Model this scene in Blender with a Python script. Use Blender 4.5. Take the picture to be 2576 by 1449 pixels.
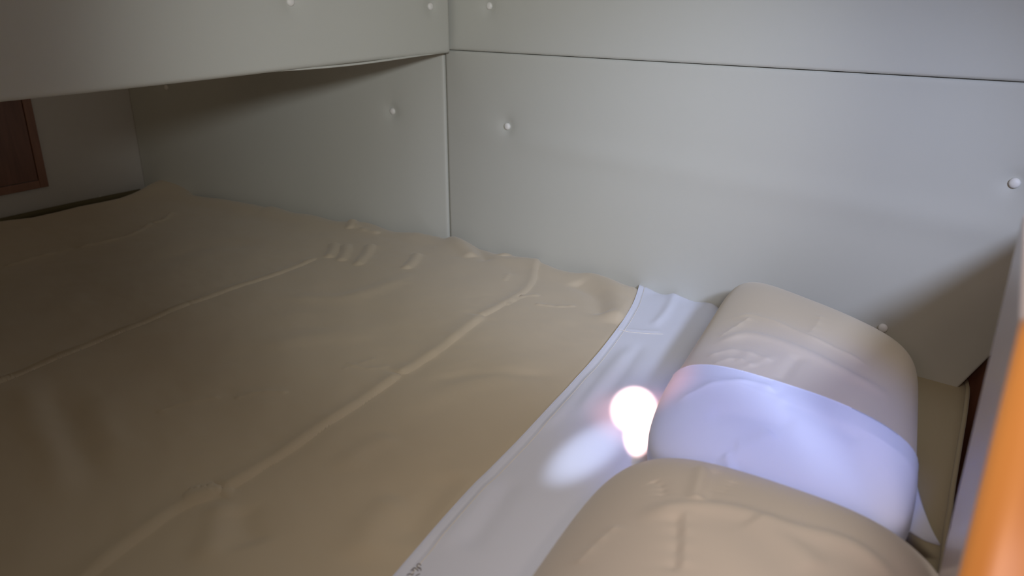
import bpy, bmesh, math, random
import numpy as np
from mathutils import Vector
random.seed(3)
S = bpy.context.scene
for o in list(bpy.data.objects): bpy.data.objects.remove(o)

# ------------------------------------------------------------------ camera
W, H, F = 2576.0, 1449.0, 2000.0
CH = 0.75                                   # eye height above the bed top (z = 0)
TH = math.atan(754.0 / F)
cam = bpy.data.cameras.new('camera'); co = bpy.data.objects.new('camera', cam); S.collection.objects.link(co)
cam.sensor_width = 36.0; cam.lens = F * 36.0 / W; cam.clip_start = 0.01
YAW = math.radians(40.03)                   # the hull wall runs along world X
def rp(x, y, *z):                           # camera-aligned plan coordinates to world
    c, s_ = math.cos(YAW), math.sin(YAW); return np.array([c * x - s_ * y, s_ * x + c * y, *z])
co.location = (0, 0, CH); co.rotation_euler = (math.pi / 2 - TH, 0, YAW)
cam.dof.use_dof = True; cam.dof.focus_distance = 1.75; cam.dof.aperture_fstop = 3.6
S.camera = co

# ------------------------------------------------------------------ world, lights, exposure
wd = bpy.data.worlds.new('world'); S.world = wd; wd.use_nodes = True
wd.node_tree.nodes['Background'].inputs[0].default_value = (1.0, 0.80, 0.58, 1)
wd.node_tree.nodes['Background'].inputs[1].default_value = 0.107
S.view_settings.view_transform = 'Standard'; S.view_settings.look = 'None'
S.view_settings.gamma = 1.0; S.view_settings.use_curve_mapping = False
S.view_settings.exposure = 0.0

def aim(o, tgt):
    o.rotation_euler = (Vector(tgt) - o.location).to_track_quat('-Z', 'Y').to_euler()
def area(name, loc, tgt, sx, sy, power, col, spread=180):
    l = bpy.data.lights.new(name, 'AREA'); l.shape = 'RECTANGLE'; l.size = sx; l.size_y = sy
    l.energy = power; l.color = col; l.spread = math.radians(spread)
    o = bpy.data.objects.new(name, l); o.location = loc; aim(o, tgt); S.collection.objects.link(o); return o
def spot(name, loc, tgt, ang, power, col, blend, rad):
    l = bpy.data.lights.new(name, 'SPOT'); l.spot_size = math.radians(ang); l.spot_blend = blend
    l.energy = power; l.color = col; l.shadow_soft_size = rad
    o = bpy.data.objects.new(name, l); o.location = loc; aim(o, tgt); S.collection.objects.link(o); return o
# daylight coming in past the camera's right shoulder, over the low partition
spot('companionway_daylight', rp(0.45, -0.15, 1.22), rp(0.25, 1.25, 0.0), 60, 5.5, (1.0, 0.80, 0.62), 1.0, 0.06)
# blue spot added to tint the cuff of the rear pillow, no port behind it
spot('cool_fill', rp(0.62, 0.50, 1.45), rp(0.42, 1.10, 0.12), 24, 32.0, (0.06, 0.20, 1.0), 0.9, 0.04)
# soft fill added overhead to lift the front pillow and near berth
area('overhead_fill', rp(0.35, 0.30, 1.50), rp(0.35, 0.80, 0.0), 0.45, 0.45, 1.35, (1.0, 0.94, 0.84), 70)
# spots added beside the camera to wash the wall and far panels
spot('wash_fill', rp(0.68, -0.05, 1.08), rp(0.56, 1.80, 0.22), 45, 96.0, (0.64, 0.73, 1.0), 1.0, 0.08)
spot('wash_fill', rp(0.10, -0.20, 1.00), rp(-0.10, 2.35, 0.45), 50, 75.84, (0.970, 0.998, 1.000), 1.0, 0.08)
# warm fill added behind the camera, aimed at the post and partition
area('post_fill', rp(-0.25, -0.35, 0.95), rp(0.42, 0.55, 0.15), 0.35, 0.35, 0.540, (1.000, 0.664, 0.614), 70)
# sun through a small port, landing between the pillows
o = spot('sun_through_port', rp(0.06, 0.45, 1.75), rp(0.229, 1.315, 0.0), 5.2, 560, (1.0, 0.62, 0.52), 0.55, 0.004); o.scale = (0.54, 1.0, 1.0)
o = spot('sun_through_port', rp(0.06, 0.45, 1.75), rp(0.225, 1.232, 0.0), 5.0, 560, (1.0, 0.62, 0.52), 0.60, 0.004); o.scale = (0.34, 1.0, 1.0)
o = spot('cool_fill', rp(-0.38, 0.43, 1.40), rp(0.134, 1.170, 0.0), 8.5, 70, (0.72, 0.80, 1.0), 1.0, 0.01); o.scale = (0.45, 1.0, 1.0)  # cool spot added for the pale patch on the sheet
spot('sun_halo_fill', rp(0.06, 0.45, 1.75), rp(0.240, 1.290, 0.0), 6.6, 80, (1.0, 0.36, 0.28), 1.0, 0.02)  # extra pink spot added for the halo round the sun patch

# ------------------------------------------------------------------ pixels to points
ct, st = math.cos(TH), math.sin(TH)
def ray(px, py):
    x = (px - W / 2) / F; y = -(py - H / 2) / F
    return rp(x, ct + y * st, -st + y * ct)
EYE = np.array([0, 0, CH])
def P(px, py, z=0.0):
    d = ray(px, py); return EYE + d * ((z - CH) / d[2])
def PP(pts, z=0.0): return np.array([P(a, b, z) for a, b in pts])

# ------------------------------------------------------------------ helpers
C = S.collection
def link(name, verts, faces, mat, parent=None, smooth=True, solid=0, sub=0, bevel=0):
    me = bpy.data.meshes.new(name); me.from_pydata([tuple(map(float, v)) for v in verts], [], [tuple(map(int, f)) for f in faces])
    me.validate(); me.update()
    o = bpy.data.objects.new(name, me); C.objects.link(o)
    if mat: me.materials.append(mat)
    if smooth:
        for p in me.polygons: p.use_smooth = True
    bm = bmesh.new(); bm.from_mesh(me); bmesh.ops.recalc_face_normals(bm, faces=bm.faces); bm.to_mesh(me); bm.free()
    if solid:
        m = o.modifiers.new('thick', 'SOLIDIFY'); m.thickness = abs(solid); m.offset = -1 if solid > 0 else 1
    if bevel:
        m = o.modifiers.new('bev', 'BEVEL'); m.width = bevel; m.segments = 4; m.limit_method = 'ANGLE'
    if sub:
        m = o.modifiers.new('sub', 'SUBSURF'); m.levels = sub; m.render_levels = sub
    if parent: o.parent = parent
    return o
def tag(o, label, cat, group=None):
    o['label'] = label; o['category'] = cat
    if group: o['group'] = group
    return o
def structure(o): o['kind'] = 'structure'; return o
def empty(name, loc=(0, 0, 0)):
    o = bpy.data.objects.new(name, None); o.location = loc; o.empty_display_size = 0.1; C.objects.link(o); return o
def adopt(child, par):
    child.parent = par; child.matrix_parent_inverse = par.matrix_world.inverted() if False else child.matrix_parent_inverse
    child.location = Vector(child.location) - Vector(par.location)
    return child
def resample(pts, n):
    pts = np.asarray(pts, float)
    # Catmull-Rom then arc-length resample
    if len(pts) > 2:
        ext = np.vstack([2 * pts[0] - pts[1], pts, 2 * pts[-1] - pts[-2]]); out = []
        for i in range(1, len(ext) - 2):
            p0, p1, p2, p3 = ext[i - 1:i + 3]
            for t in np.linspace(0, 1, 24, endpoint=False):
                out.append(0.5 * ((2 * p1) + (-p0 + p2) * t + (2 * p0 - 5 * p1 + 4 * p2 - p3) * t * t + (-p0 + 3 * p1 - 3 * p2 + p3) * t ** 3))
        out.append(pts[-1]); pts = np.array(out)
    d = np.r_[0, np.cumsum(np.linalg.norm(np.diff(pts, axis=0), axis=1))]
    s = np.linspace(0, d[-1], n)
    return np.stack([np.interp(s, d, pts[:, k]) for k in range(pts.shape[1])], 1)
def grid_faces(nu, nv):
    i, j = np.meshgrid(np.arange(nu - 1), np.arange(nv - 1), indexing='ij'); a = (i * nv + j).ravel()
    return np.stack([a, a + nv, a + nv + 1, a + 1], 1)
def coons(top, bot, left, right, nu, nv):
    """top/bot: left->right (nu), left/right: top->bottom (nv). returns nu x nv x 3"""
    T, B, L, R = resample(top, nu), resample(bot, nu), resample(left, nv), resample(right, nv)
    u = np.linspace(0, 1, nu)[:, None, None]; v = np.linspace(0, 1, nv)[None, :, None]
    return (1 - v) * T[:, None] + v * B[:, None] + (1 - u) * L[None] + u * R[None] - \
        ((1 - u) * (1 - v) * T[0] + u * (1 - v) * T[-1] + (1 - u) * v * B[0] + u * v * B[-1])
def tube(pts, r, seg=8):
    pts = np.asarray(pts, float); n = len(pts); V = []; Fc = []
    tan = np.gradient(pts, axis=0)
    for i in range(n):
        t = Vector(tan[i]).normalized(); a = t.cross(Vector((0, 0, 1)))
        if a.length < 1e-3: a = t.cross(Vector((1, 0, 0)))
        a.normalize(); b = t.cross(a)
        for k in range(seg):
            q = 2 * math.pi * k / seg; V.append(Vector(pts[i]) + (a * math.cos(q) + b * math.sin(q)) * r)
    for i in range(n - 1):
        for k in range(seg):
            Fc.append((i * seg + k, i * seg + (k + 1) % seg, (i + 1) * seg + (k + 1) % seg, (i + 1) * seg + k))
    Fc.append(tuple(range(seg))[::-1]); Fc.append(tuple((n - 1) * seg + k for k in range(seg)))
    return V, Fc
def seg_dist(X, Y, line):
    """distance from points to a polyline (xy), signed side, and arc parameter 0..1"""
    line = np.asarray(line)[:, :2]; best = np.full(X.shape, 1e9); side = np.zeros(X.shape); par = np.zeros(X.shape)
    L = np.r_[0, np.cumsum(np.linalg.norm(np.diff(line, axis=0), axis=1))]
    for i in range(len(line) - 1):
        a, b = line[i], line[i + 1]; d = b - a; l2 = (d @ d) + 1e-12
        t = np.clip(((X - a[0]) * d[0] + (Y - a[1]) * d[1]) / l2, 0, 1)
        dx = X - a[0] - t * d[0]; dy = Y - a[1] - t * d[1]; r = np.hypot(dx, dy)
        s = np.sign(d[0] * dy - d[1] * dx); m = r < best
        best = np.where(m, r, best); side = np.where(m, s, side); par = np.where(m, (L[i] + t * (L[i + 1] - L[i])) / L[-1], par)
    return best, side, par
_rs = np.random.RandomState(5)
_waves = [(_rs.uniform(-1, 1), _rs.uniform(-1, 1), _rs.uniform(0, 6.28)) for _ in range(24)]
def noise(X, Y, scale, k0=0, n=8):
    out = 0
    for a, b, p in _waves[k0:k0 + n]:
        k = 6.28 / scale
        out = out + np.sin(k * (a * X + b * Y) + p + 0.7 * np.sin(k * 0.6 * (b * X - a * Y) + 2 * p))
    return out / n
def ridge(X, Y, pix, amp, w, zref=0.0, step=0.0, ends=0.12, n=60):
    """raised (or sunk) crease along a pixel polyline lying on the cloth; step raises one side"""
    line = resample(PP(pix, zref)[:, :2], n); out = np.zeros(X.shape); mg = w * 3.2 * (3 if step else 1)
    msk = (X > line[:, 0].min() - mg) & (X < line[:, 0].max() + mg) & (Y > line[:, 1].min() - mg) & (Y < line[:, 1].max() + mg)
    if not msk.any(): return out
    d, s, t = seg_dist(X[msk], Y[msk], line)
    fade = np.clip(np.minimum(t, 1 - t) / ends, 0, 1) if ends else 1.0
    fade = fade * fade * (3 - 2 * fade)
    g = np.exp(-(d / w) ** 2) * amp if w >= 0.011 else np.exp(-(np.sqrt(d * d + 1.4e-6) - 0.0012) / w) * amp * (0.8 + 0.2 * np.sin(t * 23))
    if step: g = g + step * np.exp(-(d / (w * 3)) ** 2) * np.tanh(s * d / (w * 0.5))
    out[msk] = g * fade
    return out

# ------------------------------------------------------------------ materials
def mat(name, col, rough=0.8, bump=None, sheen=0.0, spec=0.3, var=0.04, coat=0.0):
    m = bpy.data.materials.new(name); m.use_nodes = True; nt = m.node_tree; b = nt.nodes['Principled BSDF']
    b.inputs['Base Color'].default_value = (*col, 1); b.inputs['Roughness'].default_value = rough
    b.inputs['Specular IOR Level'].default_value = spec; b.inputs['Sheen Weight'].default_value = sheen
    b.inputs['Coat Weight'].default_value = coat
    tc = nt.nodes.new('ShaderNodeTexCoord')
    if var:
        n = nt.nodes.new('ShaderNodeTexNoise'); n.inputs['Scale'].default_value = 5; n.inputs['Detail'].default_value = 3
        r = nt.nodes.new('ShaderNodeMapRange'); r.inputs[3].default_value = 1 - var; r.inputs[4].default_value = 1 + var
        mx = nt.nodes.new('ShaderNodeVectorMath'); mx.operation = 'SCALE'; mx.inputs[0].default_value = col
        nt.links.new(tc.outputs['Object'], n.inputs['Vector']); nt.links.new(n.outputs['Fac'], r.inputs[0])
        nt.links.new(r.outputs[0], mx.inputs['Scale']); nt.links.new(mx.outputs[0], b.inputs['Base Color'])
    if bump:
        sc, st_, dist = bump
        n = nt.nodes.new('ShaderNodeTexNoise'); n.inputs['Scale'].default_value = sc; n.inputs['Detail'].default_value = 4
        bp = nt.nodes.new('ShaderNodeBump'); bp.inputs['Strength'].default_value = st_; bp.inputs['Distance'].default_value = dist
        nt.links.new(tc.outputs['Object'], n.inputs['Vector']); nt.links.new(n.outputs['Fac'], bp.inputs['Height'])
        nt.links.new(bp.outputs[0], b.inputs['Normal'])
    return m
def wood(name, c1, c2, rough=0.4, axis='Z', scale=6, coat=0.3):
    m = bpy.data.materials.new(name); m.use_nodes = True; nt = m.node_tree; b = nt.nodes['Principled BSDF']
    b.inputs['Roughness'].default_value = rough; b.inputs['Coat Weight'].default_value = coat; b.inputs['Coat Roughness'].default_value = 0.25
    tc = nt.nodes.new('ShaderNodeTexCoord'); mp = nt.nodes.new('ShaderNodeMapping')
    s = {'X': (0.12, 1, 1), 'Y': (1, 0.12, 1), 'Z': (1, 1, 0.12)}[axis]; mp.inputs['Scale'].default_value = [k * scale for k in s]
    n = nt.nodes.new('ShaderNodeTexNoise'); n.inputs['Scale'].default_value = 6; n.inputs['Detail'].default_value = 8; n.inputs['Distortion'].default_value = 0.6
    cr = nt.nodes.new('ShaderNodeValToRGB'); cr.color_ramp.elements[0].position = 0.3; cr.color_ramp.elements[1].position = 0.7
    cr.color_ramp.elements[0].color = (*c1, 1); cr.color_ramp.elements[1].color = (*c2, 1)
    nt.links.new(tc.outputs['Object'], mp.inputs[0]); nt.links.new(mp.outputs[0], n.inputs['Vector']); nt.links.new(n.outputs['Fac'], cr.inputs[0])
    nt.links.new(cr.outputs[0], b.inputs['Base Color'])
    return m
VINYL = mat('vinyl_cream', (0.58, 0.585, 0.54), 0.42, (420, 0.10, 0.001), spec=0.35, var=0.015)
BACKW = mat('vinyl_white', (0.62, 0.60, 0.57), 0.5, (300, 0.1, 0.001), var=0.02)
BUTTON = mat('button_cream', (0.82, 0.81, 0.78), 0.45, (500, 0.1, 0.001), var=0)
DUVET = mat('cotton_beige', (0.62, 0.53, 0.40), 0.85, (900, 0.12, 0.0006), sheen=0.25, var=0.03)
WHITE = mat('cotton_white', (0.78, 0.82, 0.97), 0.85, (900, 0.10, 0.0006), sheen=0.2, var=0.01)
PILLOW = mat('cotton_ecru', (0.63, 0.55, 0.43), 0.85, (900, 0.10, 0.0006), sheen=0.25, var=0.02)
PILLOW2 = mat('cotton_ecru_neutral', (0.66, 0.59, 0.53), 0.85, (900, 0.10, 0.0006), sheen=0.25, var=0.03)  # more neutral than the rear pillow's ecru
MATT = mat('mattress_cover', (0.42, 0.35, 0.23), 0.85, (700, 0.2, 0.0008), sheen=0.2, var=0.03)
OLIVE = mat('olive_gap_shade', (0.15, 0.13, 0.075), 0.9, (700, 0.2, 0.0008), var=0.03)
THREAD = mat('seam_thread', (0.85, 0.80, 0.72), 0.8, None, var=0)
STITCH = mat('embroidery_grey', (0.16, 0.14, 0.14), 0.9, None, var=0)
WOODR = wood('wood_dark_red', (0.12, 0.045, 0.025), (0.20, 0.08, 0.045), 0.45, 'Z')
WOODB = wood('wood_brown', (0.20, 0.09, 0.055), (0.28, 0.13, 0.08), 0.5, 'Z')
WOODO = wood('wood_orange_varnish', (0.66, 0.24, 0.05), (0.86, 0.36, 0.09), 0.35, 'Z', 5, 0.4)
LAMIN = mat('laminate_mauve', (0.52, 0.44, 0.45), 0.35, None, spec=0.5, var=0.02, coat=0.3)
DARK = mat('gap_line', (0.03, 0.02, 0.015), 0.8, None, var=0)

# ------------------------------------------------------------------ hull and bulkhead geometry (plan, metres)
A = P(1131, 605)[:2]                     # joint of the two hull panels
Bp = P(2430, 950)[:2]; dR = (Bp - A) / np.linalg.norm(Bp - A)
FAR = P(365, 475)[:2]; dL = (FAR - A) / np.linalg.norm(FAR - A)
dE = rp(-math.sin(math.radians(33)), -math.cos(math.radians(33)))   # end wall / head bulkhead direction towards the cabin
nR = np.array([-dR[1], dR[0]]); nR = -nR if nR @ A > 0 else nR               # into the cabin
nL = np.array([-dL[1], dL[0]]); nL = -nL if nL @ A > 0 else nL
nE = np.array([dE[1], -dE[0]]);                                              # candidate normal of the end wall
if nE @ (A - FAR) < 0: nE = -nE
def hit(px, py, p0, n):
    """point where the pixel's ray meets the vertical plane through p0 with plan normal n"""
    d = ray(px, py); t = (n @ p0) / (n @ d[:2]); return EYE + d * t

SEAMZ = hit(1135, 125, A, nR)[2]
def box_plan(name, p0, p1, z0, z1, th, nrm, m, bevel=0.0, parent=None):
    """slab whose front face runs p0-p1 in plan; thickness goes against nrm"""
    p0, p1 = np.array(p0), np.array(p1); b0, b1 = p0 - nrm * th, p1 - nrm * th
    V = [(*p0, z0), (*p1, z0), (*b1, z0), (*b0, z0), (*p0, z1), (*p1, z1), (*b1, z1), (*b0, z1)]
    Fc = [(0, 1, 2, 3), (4, 5, 6, 7), (0, 1, 5, 4), (1, 2, 6, 5), (2, 3, 7, 6), (3, 0, 4, 7)]
    return link(name, V, Fc, m, parent, smooth=False, bevel=bevel)

def padded(name, p0, d, nrm, L, z0f, z1f, th, m, dimples, roll=0.012, xlo=None, res=0.008, bulge=0.004, zwave=None, waves=()):
    """upholstered panel: front face grid along d (length L) between z0f(s) and z1f(s), rolled edges, dimples at (s, z)"""
    nu, nv = int(L / res) + 2, 0
    h = max(z1f(0) - z0f(0), z1f(L) - z0f(L)); nv = int(h / res) + 2
    s = np.linspace(0, 1, nu); s = s * L; v = np.linspace(0, 1, nv)
    # denser samples at the borders
    s = L * (0.5 - 0.5 * np.cos(np.pi * np.linspace(0, 1, nu))) * 0.25 + s * 0.75
    v = (0.5 - 0.5 * np.cos(np.pi * v)) * 0.25 + v * 0.75
    Sg = np.repeat(s[:, None], nv, 1); z0 = np.array([z0f(x) for x in s])[:, None]; z1 = np.array([z1f(x) for x in s])[:, None]
    Zg = z0 + (z1 - z0) * v[None]
    ed = np.minimum.reduce([Sg, L - Sg, Zg - z0, z1 - Zg]); e = np.clip(ed / roll, 0, 1)
    D = -roll * 0.75 * (1 - np.sqrt(1 - (1 - e) ** 2))
    D += bulge * np.sin(np.clip(ed / 0.16, 0, 1) * math.pi / 2) + 0.0016 * noise(Sg, Zg, 0.45)
    for (a, b) in dimples:
        r = np.hypot(Sg - a, Zg - b); D += -0.006 * np.exp(-(r / 0.02) ** 2) - 0.0025 * np.exp(-(r / 0.05) ** 2)
    for fn in waves: D += fn(Sg, Zg)
    base = np.array(p0)[None, None] + np.array(d)[None, None] * Sg[..., None] + np.array(nrm)[None, None] * D[..., None]
    G = np.concatenate([base, Zg[..., None]], -1)
    V = list(G.reshape(-1, 3)); Fc = [tuple(f) for f in grid_faces(nu, nv)]
    # back face and sides
    idx = [i * nv for i in range(nu)] + [(nu - 1) * nv + j for j in range(1, nv)] + [i * nv + nv - 1 for i in range(nu - 2, -1, -1)] + [j for j in range(nv - 2, 0, -1)]
    n0 = len(V)
    for q in idx:
        b = V[q].copy(); i = q // nv
        b[:2] = np.array(p0) + np.array(d) * s[i] - np.array(nrm) * th; V.append(b)
    k = len(idx)
    for q in range(k): Fc.append((idx[q], idx[(q + 1) % k], n0 + (q + 1) % k, n0 + q))
    Fc.append(tuple(n0 + q for q in range(k)))
    return link(name, V, Fc, m)

def button(p, nrm, r, parent):
    """fabric covered button, a shallow dome"""
    nrm = Vector((*nrm, 0)); a = Vector((0, 0, 1)); b = nrm.cross(a); V = []; Fc = []; K = 20
    prof = [(1.0, -0.45), (1.0, 0.0), (0.93, 0.22), (0.75, 0.40), (0.45, 0.52), (0.15, 0.56)]
    for rr, hh in prof:
        for k in range(K):
            q = 2 * math.pi * k / K; V.append(Vector(p) + (a * math.sin(q) + b * math.cos(q)) * r * rr + nrm * (hh * r))
    for i in range(len(prof) - 1):
        for k in range(K): Fc.append((i * K + k, i * K + (k + 1) % K, (i + 1) * K + (k + 1) % K, (i + 1) * K + k))
    Fc.append(tuple(range(K))); Fc.append(tuple((len(prof) - 1) * K + k for k in range(K)))
    return link('button', V, Fc, BUTTON, parent)

def sz(p, p0, d): return ((p[:2] - np.array(p0)) @ np.array(d), p[2])

# hull backing, end wall, ceiling, floor
box_plan_back = structure(box_plan('wall_back', A + dR * 0.0 - nR * 0.045, A + dR * 2.4 - nR * 0.045, -0.5, 1.45, 0.02, nR, WOODR))
structure(box_plan('wall_hull', A - nL * 0.045, FAR + dL * 0.05 - nL * 0.045, -0.5, 1.45, 0.02, nL, WOODR))
LW = 1.5
wl = structure(box_plan('wall_left', FAR - dE * 0.04, FAR + dE * 2.2, -0.5, 1.45, 0.03, nE, BACKW))

# ---- lower right hull panel
zb = -0.035
LR = 1.86
cut_s = (hit(2430, 950, A, nR)[:2] - A) @ dR
cutP = hit(2515, 866, A, nR); cs2 = (cutP[:2] - A) @ dR; slope = (cutP[2] - 0.0) / (cs2 - cut_s)
def z0_right(s): return zb if s < cut_s - 0.02 else max(zb, (s - cut_s) * slope)
ptsR = [(1275, 318), (2552, 461), (2220, 826)]
hR = [hit(a, b, A, nR) for a, b in ptsR]
g = 0.0012
zs_l = hit(1135, 126, A, nR)[2]; zs_r = hit(2576, 207, A, nR); s_r = (zs_r[:2] - A) @ dR
def zseam(s): return zs_l + (zs_r[2] - zs_l) * s / s_r
pl = padded('padded_panel', A + dR * 0.003, dR, nR, LR, z0_right, lambda s: zseam(s) - g, 0.04, VINYL, [sz(p, A + dR * .003, dR) for p in hR], roll=0.0022, bulge=0.002,
            waves=[lambda s, z: 0.004 * np.exp(-((z - 0.36 + 0.03 * s) / 0.035) ** 2) * np.clip(s / 0.5, 0, 1)])
tag(pl, 'large cream vinyl padded wall panel along the bed behind the pillows', 'wall panel', 'padded wall panels')
for p in hR: button(p - np.r_[nR, 0] * 0.0012, nR, 0.0100, pl)
# ---- upper right hull panel
A2 = hit(1139, 60, A, nR)[:2]
hU = [hit(1230, 15, A, nR)]
pu = padded('padded_panel', A + dR * 0.006 + nR * 0.003, dR, nR, LR, lambda s: zseam(s) + g, lambda s: 1.25, 0.04, VINYL, [sz(p, A + dR * .006, dR) for p in hU], roll=0.0022, bulge=0.002)
tag(pu, 'upper cream vinyl padded wall panel above the long seam, right of the overhead locker', 'wall panel', 'padded wall panels')
for p in hU: button(p - np.r_[nR, 0] * 0.0012, nR, 0.0100, pu)
# ---- lower left hull panel (under the overhead locker)
LL = float(np.linalg.norm(FAR - A)) - 0.002
hL = [hit(987, 280, A, nL), hit(418, 220, A, nL)]
plf = padded('padded_panel', A + dL * 0.003, dL, nL, LL, lambda s: zb, lambda s: 1.2, 0.04, VINYL, [sz(p, A + dL * .003, dL) for p in hL], roll=0.0022, bulge=0.006)
tag(plf, 'shaded cream vinyl padded wall panel beneath the overhead locker, left of the vertical seam', 'wall panel', 'padded wall panels')
for p in hL: button(p - np.r_[nL, 0] * 0.0005, nL, 0.0100, plf)
# button on the end wall
pb = hit(253, 499, FAR, nE); button(pb, nE, 0.0085, wl)

# ---- overhead locker with padded face
ZB = 0.576
q0 = P(1135, 133, ZB)[:2]; q1 = P(0, 248, ZB)[:2]; dB = (q1 - q0) / np.linalg.norm(q1 - q0)
nB = np.array([dB[1], -dB[0]]);  nB = nB if nB @ (-q0) > 0 else -nB
if nB @ (rp(0.3, 1.2) - q0) < 0: nB = -nB
ol = empty('overhead_locker', (float(q0[0]), float(q0[1]), ZB))
tag(ol, 'cream vinyl faced overhead locker above the far end of the bed', 'locker')
hB = [hit(732, 4, q0, nB), hit(1084, 16, q0, nB)]
fp = padded('face_panel', q0, dB, nB, 1.9, lambda s: ZB - 0.005 * s + 0.0015 * math.sin(s * 5), lambda s: 1.25, 0.03, VINYL, [sz(p, q0, dB) for p in hB], roll=0.010, bulge=0.004)
adopt(fp, ol)
fp.parent = ol
for p in hB:
    b = button(p - np.r_[nB, 0] * 0.0008, nB, 0.0100, None); b.parent = fp
# piping bulge along the bottom edge
tp = [np.r_[q0 + dB * s + nB * (-0.010 + 0.002 * math.sin(7 * s)), ZB + 0.004 - 0.009 * math.exp(-((s - 0.42) / 0.28) ** 2)] for s in np.linspace(0.03, 1.88, 60)]
V, Fc = tube(tp, 0.003); e = link('edge_piping', V, Fc, VINYL); adopt(e, ol)
qb0 = q0 - nB * 0.03; off = 0.9
V = [(*(q0 - nB * 0.031), ZB + .004), (*(q0 + dB * 1.9 - nB * 0.031), ZB + .004), (*(q0 + dB * 1.9 - nB * off), ZB + .004), (*(q0 + dB * 0.12 - nB * off), ZB + .004)]
V += [(a, b, ZB + 0.022) for a, b, c in V]
bt = link('bottom_board', V, [(0, 1, 2, 3), (4, 5, 6, 7), (0, 1, 5, 4), (1, 2, 6, 5), (2, 3, 7, 6), (3, 0, 4, 7)], BACKW, smooth=False); adopt(bt, ol)

# ---- wooden locker door on the end wall, far left
f_br = hit(120, 468, FAR, nE); f_tr = hit(82, 250, FAR, nE)
i_br = hit(95, 453, FAR, nE); i_tr = hit(64, 250, FAR, nE)
sbr = (f_br[:2] - FAR) @ dE; zbr = f_br[2]; sin_ = (i_br[:2] - FAR) @ dE; zin = i_br[2]
ld = empty('cabinet', tuple(FAR + dE * (sbr + 0.3)) + (zbr,))
tag(ld, 'small dark red-brown wooden cabinet front with a door, set in the white end wall', 'cabinet')
def slab(name, s0, s1, z0, z1, t0, t1, m, bev=0.002):
    o = box_plan(name, FAR + dE * s0 + nE * t1, FAR + dE * s1 + nE * t1, z0, z1, t1 - t0, nE, m, bev); adopt(o, ld); return o
fw = abs(sin_ - sbr); fw2 = abs(zin - zbr); w_ = 0.62; h_ = 0.5
slab('frame_stile', sbr, sbr + fw, zbr, zbr + h_, 0, 0.010, WOODB); slab('frame_stile', sbr + w_ - fw, sbr + w_, zbr, zbr + h_, 0, 0.010, WOODB)
slab('frame_rail', sbr + fw, sbr + w_ - fw, zbr, zbr + fw2, 0, 0.010, WOODB); slab('frame_rail', sbr + fw, sbr + w_ - fw, zbr + h_ - fw2, zbr + h_, 0, 0.010, WOODB)
slab('door', sbr + fw + .002, sbr + w_ - fw - .002, zbr + fw2 + .002, zbr + h_ - fw2 - .002, 0.0, 0.008, WOODR)

# ------------------------------------------------------------------ mattress
ZM = -0.026
edge_px = [(2430, 957), (2434, 985), (2428, 1040), (2418, 1100), (2407, 1165), (2397, 1225), (2388, 1290), (2378, 1350), (2366, 1449)]
edge = PP(edge_px, ZM); edge = np.vstack([edge, edge[-1] + (edge[-1] - edge[-2]) * 3.5])
corner = A - nR * (-0.004)
topc = [np.r_[FAR + nL * 0.004 + nE * 0.02, ZM], np.r_[A + nL * 0.004, ZM]]
mp_top = np.vstack([resample(np.array(topc), 40), resample(np.array([np.r_[A + nR * 0.004, ZM], edge[0]]), 40)[1:]])
left = np.array([np.r_[FAR + nL * 0.004 + nE * 0.02, ZM], np.r_[FAR + nE * 0.006 + dE * 2.0, ZM]])
bot = np.array([left[-1], edge[-1]])
def lin(pts, n):
    pts = np.asarray(pts); d = np.r_[0, np.cumsum(np.linalg.norm(np.diff(pts, axis=0), axis=1))]; s = np.linspace(0, d[-1], n)
    return np.stack([np.interp(s, d, pts[:, k]) for k in range(3)], 1)
def coonsL(top, bot, left, right, nu, nv):
    T, B, L, R = lin(top, nu), lin(bot, nu), lin(left, nv), lin(right, nv)
    u = np.linspace(0, 1, nu)[:, None, None]; v = np.linspace(0, 1, nv)[None, :, None]
    return (1 - v) * T[:, None] + v * B[:, None] + (1 - u) * L[None] + u * R[None] - \
        ((1 - u) * (1 - v) * T[0] + u * (1 - v) * T[-1] + (1 - u) * v * B[0] + u * v * B[-1])
Gm = coonsL(mp_top, bot, left, edge, 160, 160)
nu = nv = 160; V = list(Gm.reshape(-1, 3)); Fc = [tuple(f) for f in grid_faces(nu, nv)]
idx = [i * nv for i in range(nu)] + [(nu - 1) * nv + j for j in range(1, nv)] + [i * nv + nv - 1 for i in range(nu - 2, -1, -1)] + [j for j in range(nv - 2, 0, -1)]
n0 = len(V); k = len(idx)
for q in idx: V.append(V[q] + np.array([0, 0, -0.13]))
for q in range(k): Fc.append((idx[q], idx[(q + 1) % k], n0 + (q + 1) % k, n0 + q))
Fc.append(tuple(n0 + q for q in range(k)))
mt = link('mattress', V, Fc, MATT); tag(mt, 'beige berth mattress with piped edge, bare at the right behind the pillows', 'mattress')
V, Fc = tube(resample(edge, 90) + np.array([0, 0, 0.001]), 0.0042, 10); link('edge_piping', V, Fc, MATT, mt)['label'] = 'raised beige piping'
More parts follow.
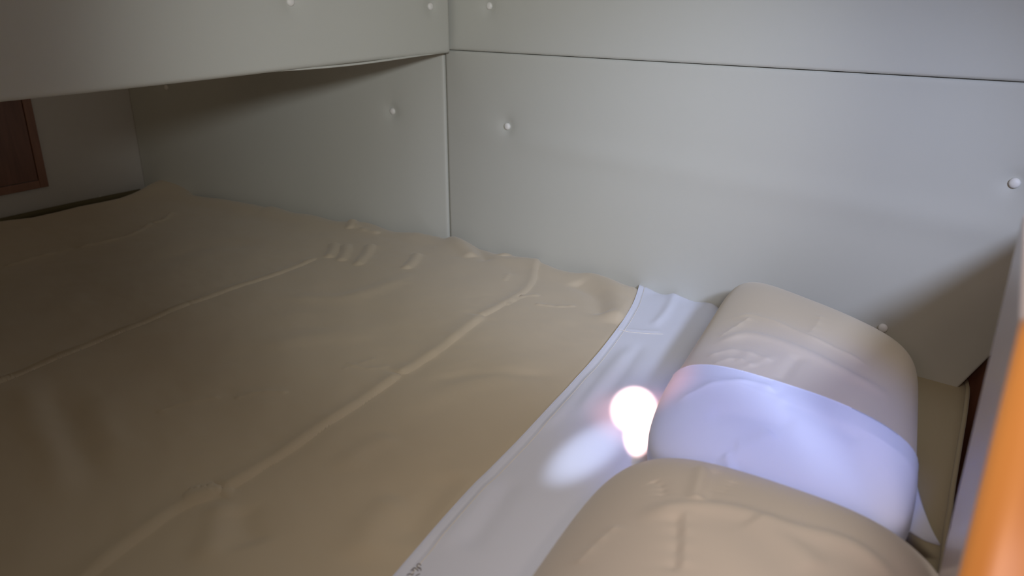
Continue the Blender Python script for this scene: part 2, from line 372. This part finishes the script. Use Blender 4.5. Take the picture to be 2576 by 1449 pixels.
# base the mattress lies on
bs = np.vstack([lin(mp_top, 2)[:1], [np.r_[A + nL * 0.004, 0]], edge[:1], edge[-1:], left[-1:]]); cen = bs.mean(0)
V = [(p[0], p[1], ZM - 0.131) for p in bs] + [(p[0], p[1], -0.5) for p in bs]; n = len(bs)
Fc = [tuple(range(n)), tuple(range(n, 2 * n))] + [(i, (i + 1) % n, n + (i + 1) % n, n + i) for i in range(n)]
bb = link('bed_base', V, Fc, WOODR, smooth=False); tag(bb, 'dark wooden berth base under the mattress', 'bed base')
fl = link('floor', [(-3.5, -1.2, -0.5), (3, -1.2, -0.5), (3, 3.8, -0.5), (-3.5, 3.8, -0.5), (-3.5, -1.2, -0.53), (3, -1.2, -0.53), (3, 3.8, -0.53), (-3.5, 3.8, -0.53)],
          [(0, 1, 2, 3), (4, 5, 6, 7), (0, 1, 5, 4), (1, 2, 6, 5), (2, 3, 7, 6), (3, 0, 4, 7)], WOODR, smooth=False); structure(fl)

# ------------------------------------------------------------------ duvet
near = 0.42
dv_top = [np.r_[P(-420, 640)[:2], 0]] + [P(a, b, 0.0) for a, b in [(0, 566), (80, 557), (200, 528), (300, 507), (352, 492)]]
dv_top += [P(a, b, 0.015) for a, b in [(385, 472), (430, 462)]] + [P(a, b, 0.008) for a, b in [(480, 470)]]
dv_top = np.array(dv_top)
hw = [(1.12, 0.004), ]
rowL = [np.r_[A + dL * t * LL + nL * 0.010, 0] for t in (0.80, 0.6, 0.4, 0.2)]
rowR = [np.r_[A + dR * t + nR * 0.006, 0] for t in (0.012, 0.12, 0.25, 0.4, 0.55, 0.66, 0.74)]
dtop = np.vstack([dv_top, rowL, rowR])
endR = dtop[-1]
dright = np.array([endR, P(1700, 900), P(1560, 1150), P(1300, 1500), P(1150, 1750)])
dbot = np.array([P(-1500, 1400), P(-700, 1600), P(200, 1750), P(1150, 1750)])
dleft = np.array([dtop[0], P(-800, 900), P(-1500, 1400)])
nu, nv = 760, 640
G = coons(dtop, dbot, dleft, dright, nu, nv)
X, Y = G[..., 0], G[..., 1]
Z = 0.004 * noise(X, Y, 0.55) + 0.0024 * noise(X, Y, 0.16, 8) + 0.0008 * noise(X, 1.6 * Y, 0.07, 12)
V_ = np.linspace(0, 1, nv)[None, :]; U_ = np.linspace(0, 1, nu)[:, None]
# rolled edge at the hull and the end wall
ed, _, tt = seg_dist(X, Y, lin(dtop, 160))
Z += -0.014 * np.exp(-(ed / 0.018) ** 2) + 0.006 * np.exp(-((ed - 0.05) / 0.04) ** 2)
Z += (0.006 * np.sin(tt * 95) + 0.005 * np.sin(tt * 57 + 1)) * np.exp(-(ed / 0.05) ** 2) * (tt > 0.55)
hump = P(430, 468, 0.02); Z += 0.030 * np.exp(-(((X - hump[0]) ** 2 + (Y - hump[1]) ** 2) / 0.13 ** 2))
R_ = lambda *a, **k: ridge(X, Y, *a, **k)
# the two long ironing folds and a third one further back
Z += R_([(130, 1560), (250, 1449), (330, 1385), (450, 1300), (560, 1250)], 0.005, 0.009, step=0.004, ends=0.02)
Z += R_([(560, 1252), (700, 1168), (850, 1065), (1010, 955)], 0.0048, 0.008, step=0.004, ends=0.04)
Z += R_([(1005, 958), (1090, 905), (1170, 845), (1215, 808)], 0.006, 0.010, step=0.004, ends=0.05)
Z += R_([(1205, 812), (1290, 765), (1330, 735), (1345, 700), (1355, 650)], 0.005, 0.007, step=0.003, ends=0.04)
Z += R_([(-40, 992), (65, 946), (220, 880), (350, 828), (480, 776)], 0.0050, 0.006, step=0.0035, ends=0.02)
Z += R_([(470, 780), (600, 733), (700, 700), (800, 658)], 0.0045, 0.006, step=0.003, ends=0.05)
Z += R_([(10, 683), (110, 655), (190, 635)], 0.006, 0.008); Z += R_([(190, 637), (270, 618), (345, 595), (385, 568)], 0.008, 0.008)
Z += R_([(385, 570), (415, 560), (435, 543)], 0.008, 0.008)
Z += R_([(465, 1270), (520, 1262), (590, 1248)], 0.003, 0.0115); Z += R_([(480, 1255), (540, 1246)], 0.004, 0.006)
Z += R_([(395, 1060), (460, 1035), (560, 1015)], 0.0025, 0.006); Z += R_([(590, 1022), (650, 1006), (730, 1004)], 0.003, 0.006)
Z += R_([(870, 928), (930, 942), (985, 935)], 0.0022, 0.005); Z += R_([(860, 945), (950, 915)], 0.002, 0.006)
for a, b, c, d in [(826, 660, 842, 622), (858, 668, 872, 625), (898, 680, 935, 625), (1020, 690, 1052, 650), (880, 590, 890, 560)]:
    Z += R_([(a, b), ((a + c) / 2 + 4, (b + d) / 2), (c, d)], 0.008, 0.012)
Z += R_([(880, 575), (915, 592), (960, 600)], 0.006, 0.010)
Z += R_([(1268, 718), (1280, 700)], 0.003, 0.006); Z += R_([(1270, 782), (1310, 760), (1360, 755)], 0.005, 0.005); Z += R_([(1345, 778), (1400, 783), (1450, 781)], 0.004, 0.004)
Z += R_([(1135, 612), (1165, 640), (1190, 660)], 0.010, 0.02); Z += R_([(1185, 608), (1205, 640), (1230, 670)], -0.008, 0.02)
Z += R_([(1280, 630), (1270, 660)], 0.008, 0.02)
Z += R_([(1480, 690), (1535, 735), (1555, 780), (1550, 830)], 0.016, 0.035); Z += R_([(1440, 720), (1500, 760), (1520, 810)], -0.008, 0.03)
# broad soft folds
for l, a, w in [([(60, 955), (90, 1050), (150, 1180), (175, 1300)], 0.010, 0.03), ([(120, 980), (200, 1150), (230, 1300)], -0.008, 0.04),
                ([(560, 1270), (540, 1380), (505, 1449)], 0.006, 0.02), ([(600, 1290), (640, 1400)], -0.006, 0.03),
                ([(860, 1210), (900, 1160), (1000, 1110)], 0.004, 0.025), ([(900, 1440), (950, 1330), (1010, 1260)], 0.006, 0.03),
                ([(1010, 1400), (1080, 1290), (1150, 1200)], -0.006, 0.03), ([(620, 900), (800, 860), (980, 860)], 0.004, 0.04),
                ([(700, 760), (880, 760), (1050, 700)], 0.005, 0.03), ([(1000, 1050), (1200, 980), (1400, 900)], 0.004, 0.04),
                ([(1060, 980), (1230, 955), (1420, 965)], -0.003, 0.02), ([(250, 1000), (270, 1100), (330, 1180)], 0.005, 0.03),
                ([(480, 480), (620, 530), (860, 590)], 0.008, 0.05), ([(300, 700), (500, 640), (700, 620)], -0.004, 0.05)]:
    Z += R_(l, a, w, ends=0.25)
# fine puckers near the long fold
Z += 0.0003 * np.sin(220 * (X * 0.8 - Y * 0.4) + 3 * noise(X, Y, 0.2)) * np.clip(noise(X, Y, 0.5, 4), 0, 1)
hem_px = [(1611, 716), (1592, 770), (1556, 828), (1490, 912), (1400, 1012), (1290, 1132), (1180, 1243), (1085, 1350), (998, 1452), (900, 1570)]
hemw = PP(hem_px, 0.012)
hd_, hs_, _ = seg_dist(X, Y, lin(hemw, 120)); ref = seg_dist(np.array([P(1700, 900)[0]]), np.array([P(1700, 900)[1]]), lin(hemw, 120))[1][0]
kk = np.clip((hd_ * np.where(hs_ == ref, 1, -1) + 0.014) / 0.018, 0, 1); Z = Z * (1 - kk) + np.minimum(Z, -0.004) * kk     # pressed flat under the sheet band
Gd = np.stack([X, Y, Z + 0.004], -1)
dv = link('duvet', Gd.reshape(-1, 3), grid_faces(nu, nv), DUVET, solid=0.010)
tag(dv, 'rumpled beige cotton duvet with long ironing creases covering the left of the bed', 'duvet')

# dark strip standing in for the shadow gap between duvet and end wall
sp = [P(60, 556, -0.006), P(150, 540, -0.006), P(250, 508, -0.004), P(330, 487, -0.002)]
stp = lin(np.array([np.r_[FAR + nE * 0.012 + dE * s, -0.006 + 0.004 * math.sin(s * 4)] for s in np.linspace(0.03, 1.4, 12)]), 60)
V, Fc = tube(stp, 0.013, 12); mts = link('gap_shade_strip', V, Fc, OLIVE, mt); mts['label'] = 'dark olive strip standing in for the shadow gap at the end wall'

# ------------------------------------------------------------------ turned down sheet
t_top = np.array([P(1611, 716, .012), P(1645, 726, .012), P(1700, 740, .013), P(1760, 752, .013), P(1805, 766, .012), P(1828, 782, .008)])
t_right = np.array([P(1828, 782, .008), P(1850, 830, .008), P(1850, 950, .0), P(1800, 1150, .0), P(1650, 1449, 0), P(1560, 1570, 0)])
t_bot = np.array([P(900, 1570, .012), P(1200, 1570, .01), P(1560, 1570, .0)])
nu, nv = 150, 260
G = coons(t_top, t_bot, PP(hem_px, .012), t_right, nu, nv); X, Y = G[..., 0], G[..., 1]
Z = 0.0165 + 0.003 * noise(X, Y, 0.4) + 0.001 * noise(X, Y, 0.12, 8)
ed, _, tt = seg_dist(X, Y, lin(t_top, 60)); Z += -0.010 * np.exp(-(ed / 0.014) ** 2) + 0.004 * np.sin(tt * 17) * np.exp(-(ed / 0.05) ** 2)
ed, _, tt = seg_dist(X, Y, lin(PP(hem_px, .012), 80)); Z += 0.002 * np.exp(-(ed / 0.008) ** 2)
Z += -0.0012 * np.exp(-((ed - 0.012) / 0.0025) ** 2)
for l, a, w in [([(1700, 730), (1680, 780), (1640, 830)], 0.005, 0.012), ([(1590, 870), (1500, 980), (1440, 1060)], 0.004, 0.015),
                ([(1620, 860), (1560, 950), (1500, 1020)], -0.003, 0.012), ([(1553, 828), (1610, 835), (1670, 838)], 0.0022, 0.003),
                ([(1500, 930), (1420, 1030), (1350, 1100)], 0.003, 0.012), ([(1250, 1200), (1180, 1300), (1090, 1400)], 0.004, 0.02),
                ([(1300, 1200), (1230, 1300), (1160, 1400)], -0.004, 0.02), ([(1820, 790), (1790, 850), (1770, 880)], 0.006, 0.012),
                ([(1800, 800), (1775, 850), (1745, 900)], -0.004, 0.012)]:
    Z += ridge(X, Y, l, a, w, 0.012, ends=0.2)
ts = link('folded_sheet', np.stack([X, Y, Z], -1).reshape(-1, 3), grid_faces(nu, nv), WHITE, solid=0.003)
tag(ts, 'white turned-down sheet band with stitched hem lying along the edge of the duvet', 'sheet')
hem_curve = np.stack([X[0], Y[0], Z[0]], -1) + np.array([0, 0, 0.0006])
V, Fc = tube(resample(hem_curve[::4], 160), 0.0008, 6); link('hem', V, Fc, WHITE, ts)
i9 = 9
V, Fc = tube(resample(np.stack([X[i9], Y[i9], Z[i9]], -1)[::4] + np.array([0, 0, 0.0002]), 160), 0.0006, 5); link('stitching', V, Fc, THREAD, ts)
def on_sheet(px, py):
    p = P(px, py, 0.018); d = (X - p[0]) ** 2 + (Y - p[1]) ** 2; k = np.unravel_index(d.argmin(), d.shape); return np.array([p[0], p[1], Z[k] + 0.0006])
V, Fc = tube(resample([on_sheet(a, b) for a, b in [(1556, 829), (1590, 834), (1640, 837), (1668, 838)]], 30), 0.0006, 5); link('cross_seam', V, Fc, THREAD, ts)
# small worn laundry marks on the hem (embroidered letters)
VV, FF = [], []
for st_ in [[(1059, 1423), (1054, 1418), (1049, 1422), (1050, 1427), (1055, 1431)], [(1052, 1428), (1058, 1430), (1059, 1436)],
            [(1034, 1436), (1042, 1429), (1048, 1432), (1052, 1437)], [(1039, 1434), (1041, 1438)],
            [(1024, 1447), (1031, 1444), (1037, 1447), (1041, 1443)], [(1046, 1449), (1052, 1446), (1056, 1444)]]:
    v, f_ = tube(resample([on_sheet(a, b) for a, b in st_], 14), 0.00055, 5); o_ = len(VV); VV += v; FF += [tuple(q + o_ for q in f) for f in f_]
link('embroidered_mark', VV, FF, STITCH, ts)

# ------------------------------------------------------------------ pillows
def pillow_shape(corners, z0, T, N, pw, pz, wr, prof=None, inflate=0.0, vmin=None, mesh_n=200):
    """cushion from a cube sphere: corners = [left-back, right-back, right-front, left-front] in plan"""
    n = mesh_n; lin_ = np.linspace(-1, 1, n); verts = {}; V = []; Fc = []
    def vid(p):
        k = tuple(np.round(p, 5))
        if k not in verts: verts[k] = len(V); V.append(p)
        return verts[k]
    nz = max(8, n // 4); lz = np.linspace(-1, 1, nz)
    for ax, s in [(2, 1), (2, -1), (0, 1), (0, -1), (1, 1), (1, -1)]:
        a_ax, b_ax = [k for k in range(3) if k != ax]
        la = lz if a_ax == 2 else lin_; lb = lz if b_ax == 2 else lin_
        ids = np.zeros((len(la), len(lb)), int)
        for i, a in enumerate(la):
            for j, b in enumerate(lb):
                p = np.zeros(3); p[ax] = s; p[a_ax] = a; p[b_ax] = b; ids[i, j] = vid(p)
        for i in range(len(la) - 1):
            for j in range(len(lb) - 1): Fc.append((ids[i, j], ids[i + 1, j], ids[i + 1, j + 1], ids[i, j + 1]))
    Q = np.array(V)
    rxy = (np.abs(Q[:, 0]) ** pw + np.abs(Q[:, 1]) ** pw) ** (1 / pw) / np.maximum(np.maximum(np.abs(Q[:, 0]), np.abs(Q[:, 1])), 1e-9)
    u, v = Q[:, 0] / np.maximum(rxy, 1), Q[:, 1] / np.maximum(rxy, 1); w = Q[:, 2]
    m = np.maximum(np.abs(u), np.abs(v)); 
    r = (np.abs(u) ** pw + np.abs(v) ** pw) ** (1 / pw)
    den = (r ** pz + np.abs(w) ** pz) ** (1 / pz); den = np.maximum(den, 1e-6)
    sc = np.maximum(r, np.abs(w)) / den
    u2, v2, w2 = u * sc, v * sc, w * sc
    c = [np.array(q) for q in corners]
    a = (u2 + 1) / 2; b = (v2 + 1) / 2       # a: left->right, b: front->back
    XY = (c[3][None] * ((1 - a) * (1 - b))[:, None] + c[2][None] * (a * (1 - b))[:, None] + c[0][None] * ((1 - a) * b)[:, None] + c[1][None] * (a * b)[:, None])
    h = T * (prof(u2, v2) if prof else 1.0)
    Zp = z0 + h * (w2 + 1) / 2
    out = np.c_[XY, Zp]
    top = np.clip((w2 + 0.3) / 0.6, 0, 1)
    for fn in wr: out[:, 2] += top * fn(out[:, 0], out[:, 1])
    return out, Fc, u2, v2, w2

def ridge3(pix, amp, w, z, ends=0.15):
    return lambda x, y: ridge(x, y, pix, amp * 0.9, max(w, 0.0075), z, ends=ends)
# -- rear pillow
c1 = [rp(0.525, 1.755), rp(0.757, 1.335), rp(0.515, 0.835), rp(0.185, 1.060)]
zt = 0.155
w1 = [ridge3([(1830, 790), (1900, 800), (2030, 856), (2200, 925)], 0.005, 0.008, zt), ridge3([(1790, 850), (1880, 845), (2000, 885), (2150, 950), (2260, 985)], 0.006, 0.014, zt),
      ridge3([(1775, 880), (1850, 880), (1950, 915)], 0.005, 0.010, zt), ridge3([(1810, 835), (1860, 815), (1890, 800)], 0.004, 0.008, zt),
      ridge3([(2030, 855), (2055, 825), (2065, 800)], 0.003, 0.006, zt), ridge3([(1960, 960), (1985, 930), (2010, 900)], -0.003, 0.0112, zt),
      ridge3([(1790, 905), (1850, 900), (1900, 925)], 0.004, 0.009, zt),
      lambda x, y: 0.0025 * noise(x, y, 0.25, 3)]
def prof1(u, v): return 0.94 + 0.06 * v - 0.45 * np.clip(-v - 0.55, 0, 1) - 0.10 * np.clip(u, 0, 1) ** 2 - 0.12 * np.clip(-u, 0, 1) ** 3 * 1.0
out, Fc, u2, v2, w2 = pillow_shape(c1, 0.004, 0.165, 90, 7, 3.8, w1, prof1)
p1 = link('pillow', out, Fc, PILLOW); tag(p1, 'rear ecru pillow with a wide white cuff, up against the wall', 'pillow', 'bed pillows')
# cuff: the open end of the pillowcase, slightly larger than the pillow, from the hem to the front end
w1c = w1 + [ridge3([(1680, 1112), (1760, 1117), (1860, 1150)], 0.008, 0.007, zt), ridge3([(1700, 975), (1800, 965), (1900, 975), (1960, 1000)], 0.006, 0.010, zt), ridge3([(1780, 1010), (1900, 1030), (2010, 1060)], -0.003, 0.016, zt),
            ridge3([(1950, 1060), (1900, 1075), (1850, 1070)], 0.003, 0.014, zt), ridge3([(1830, 1075), (1850, 1110), (1870, 1150)], 0.009, 0.008, zt),
            ridge3([(1770, 1080), (1790, 1110), (1800, 1145)], 0.006, 0.008, zt), ridge3([(1805, 1080), (1830, 1120)], -0.006, 0.010, zt), ridge3([(1860, 1090), (1900, 1140)], -0.006, 0.010, zt),
            ridge3([(1960, 1010), (2060, 1050), (2180, 1100)], -0.003, 0.014, zt)]
out, Fc, u2, v2, w2 = pillow_shape(c1, 0.003, 0.170, 90, 7, 3.8, w1c, prof1)
cen = out.mean(0); out2 = out.copy()
out2[:, :2] = cen[:2] + (out[:, :2] - cen[:2]) * 1.006
hl = P(1790, 918, zt)[:2]; hr = P(2255, 1085, zt - 0.01)[:2]; hd = (hr - hl) / np.linalg.norm(hr - hl); hn = np.array([-hd[1], hd[0]])
if hn @ (rp(0.3, 0.8) - hl) < 0: hn = -hn
sd = (out2[:, :2] - hl) @ hn                     # >0 on the front side of the hem
lift = np.clip(sd / 0.03, 0, 1); out2[:, 2] += 0.006
keep = [f for f in Fc if min(sd[list(f)]) > -0.004 and max(w2[list(f)]) > -0.85]
vals = sorted({q for f in keep for q in f}); mp = {q: i for i, q in enumerate(vals)}
snap = out2[vals].copy(); sdv = sd[vals]; mneg = sdv < 0.0035
snap[mneg, :2] -= sdv[mneg][:, None] * hn[None]
cuff = link('pillowcase_cuff', snap, [tuple(mp[q] for q in f) for f in keep], WHITE, p1); cuff['label'] = 'white cuff at the open end of the pillowcase'
# loose corner of the cuff hanging over the mattress edge
fa = [P(2285, 1150, .090), P(2302, 1200, .075), P(2318, 1260, .055), P(2342, 1325, .030), P(2366, 1372, .008)]
fb = [P(2190, 1250, .085), P(2230, 1290, .060), P(2270, 1325, .040), P(2320, 1358, .018), P(2363, 1373, .006)]
ra, rb = resample(fa, 40), resample(fb, 40); G = np.zeros((40, 14, 3))
for j in range(14):
    t = j / 13; G[:, j] = ra * (1 - t) + rb * t; G[:, j, 2] += 0.010 * math.sin(math.pi * t) * np.linspace(1, 0.1, 40)
link('cuff_corner', G.reshape(-1, 3), grid_faces(40, 14), WHITE, p1, solid=0.002)

# -- front pillow, lying over the end of the rear one
c2 = [rp(0.165, 1.050), rp(0.56, 0.765), rp(0.22, 0.18), rp(-0.15, 0.42)]
z2 = 0.19
w2l = [ridge3([(1775, 1135), (1765, 1200), (1750, 1275)], 0.008, 0.0112, z2, 0.12), ridge3([(1797, 1140), (1787, 1200), (1770, 1270)], -0.006, 0.0112, z2, 0.12),
       ridge3([(1725, 1300), (1722, 1380), (1716, 1470)], 0.005, 0.009, z2), ridge3([(1700, 1300), (1700, 1380), (1692, 1470)], -0.006, 0.010, z2),
       ridge3([(1590, 1290), (1700, 1285), (1850, 1300), (2000, 1345), (2150, 1370), (2300, 1440)], 0.007, 0.016, z2),
       ridge3([(1640, 1175), (1665, 1200), (1668, 1240)], -0.004, 0.007, z2), ridge3([(1450, 1370), (1500, 1330), (1560, 1290)], 0.004, 0.010, z2),
       ridge3([(1850, 1190), (1815, 1240)], -0.003, 0.006, z2), ridge3([(1880, 1320), (1980, 1390), (2060, 1460)], 0.006, 0.02, z2),
       lambda x, y: 0.004 * noise(x, y, 0.3, 6)]
def prof2(u, v): return (1 - 0.42 * np.clip(u, 0, 1) ** 3 - 0.30 * np.clip(-u, 0, 1) ** 2.2) * (1 - 0.10 * np.clip(v, 0, 1) ** 3)
out, Fc, u2, v2, w2 = pillow_shape(c2, 0.012, 0.195, 90, 5, 2.3, w2l, prof2)
# rides up over the rear pillow where they meet
p2 = link('pillow', out, Fc, PILLOW2); tag(p2, 'front ecru pillow overlapping the pillow that has the white cuff', 'pillow', 'bed pillows')

# ------------------------------------------------------------------ head bulkhead and post
# grey face runs from the post back towards the hull
g0 = ray(2440, 1110) * 0.80; g0 = g0[:2]; o0 = (ray(2495, 1110) * 0.5)[:2]
dG = (g0 - o0) / np.linalg.norm(g0 - o0); nG = np.array([-dG[1], dG[0]]); nG = nG if nG @ rp(-1, 0) > 0 else -nG
PT = 0.56
gp = empty('partition', (float(g0[0]), float(g0[1]), -0.5)); tag(gp, 'glossy mauve-grey partition with an orange varnished wooden edge post at the right of the bed', 'partition')
o = box_plan('laminate_panel', g0, o0 + dG * 0.02, -0.49, PT, 0.018, nG, LAMIN, 0.003); adopt(o, gp)
pc = o0 + rp(0.035, -0.012)
V = []; prof = []
for k in range(24):
    q = 2 * math.pi * k / 24; cx = math.copysign(abs(math.cos(q)) ** 0.6, math.cos(q)) * 0.036; cy = math.copysign(abs(math.sin(q)) ** 0.6, math.sin(q)) * 0.022
    prof.append(pc + dG * cy + nG * cx)
for z in (-0.49, PT):
    for p in prof: V.append((*p, z))
Fc = [(k, (k + 1) % 24, 24 + (k + 1) % 24, 24 + k) for k in range(24)] + [tuple(range(24)), tuple(range(24, 48))]
o = link('edge_post', V, Fc, WOODO); adopt(o, gp); o['label'] = 'orange varnished wooden post'
# dark wooden bulkhead past the mattress end
eb = edge[0][:2] + np.array([0.045, 0.0]); 
wr0 = A + dR * 1.66; wr1 = g0 + rp(0.05, 0.03)
d_ = (wr1 - wr0) / np.linalg.norm(wr1 - wr0); n_ = np.array([-d_[1], d_[0]]); n_ = n_ if n_ @ rp(-1, 0) > 0 else -n_
structure(box_plan('wall_right', wr0, wr1, -0.5, 0.45, 0.02, n_, WOODR))
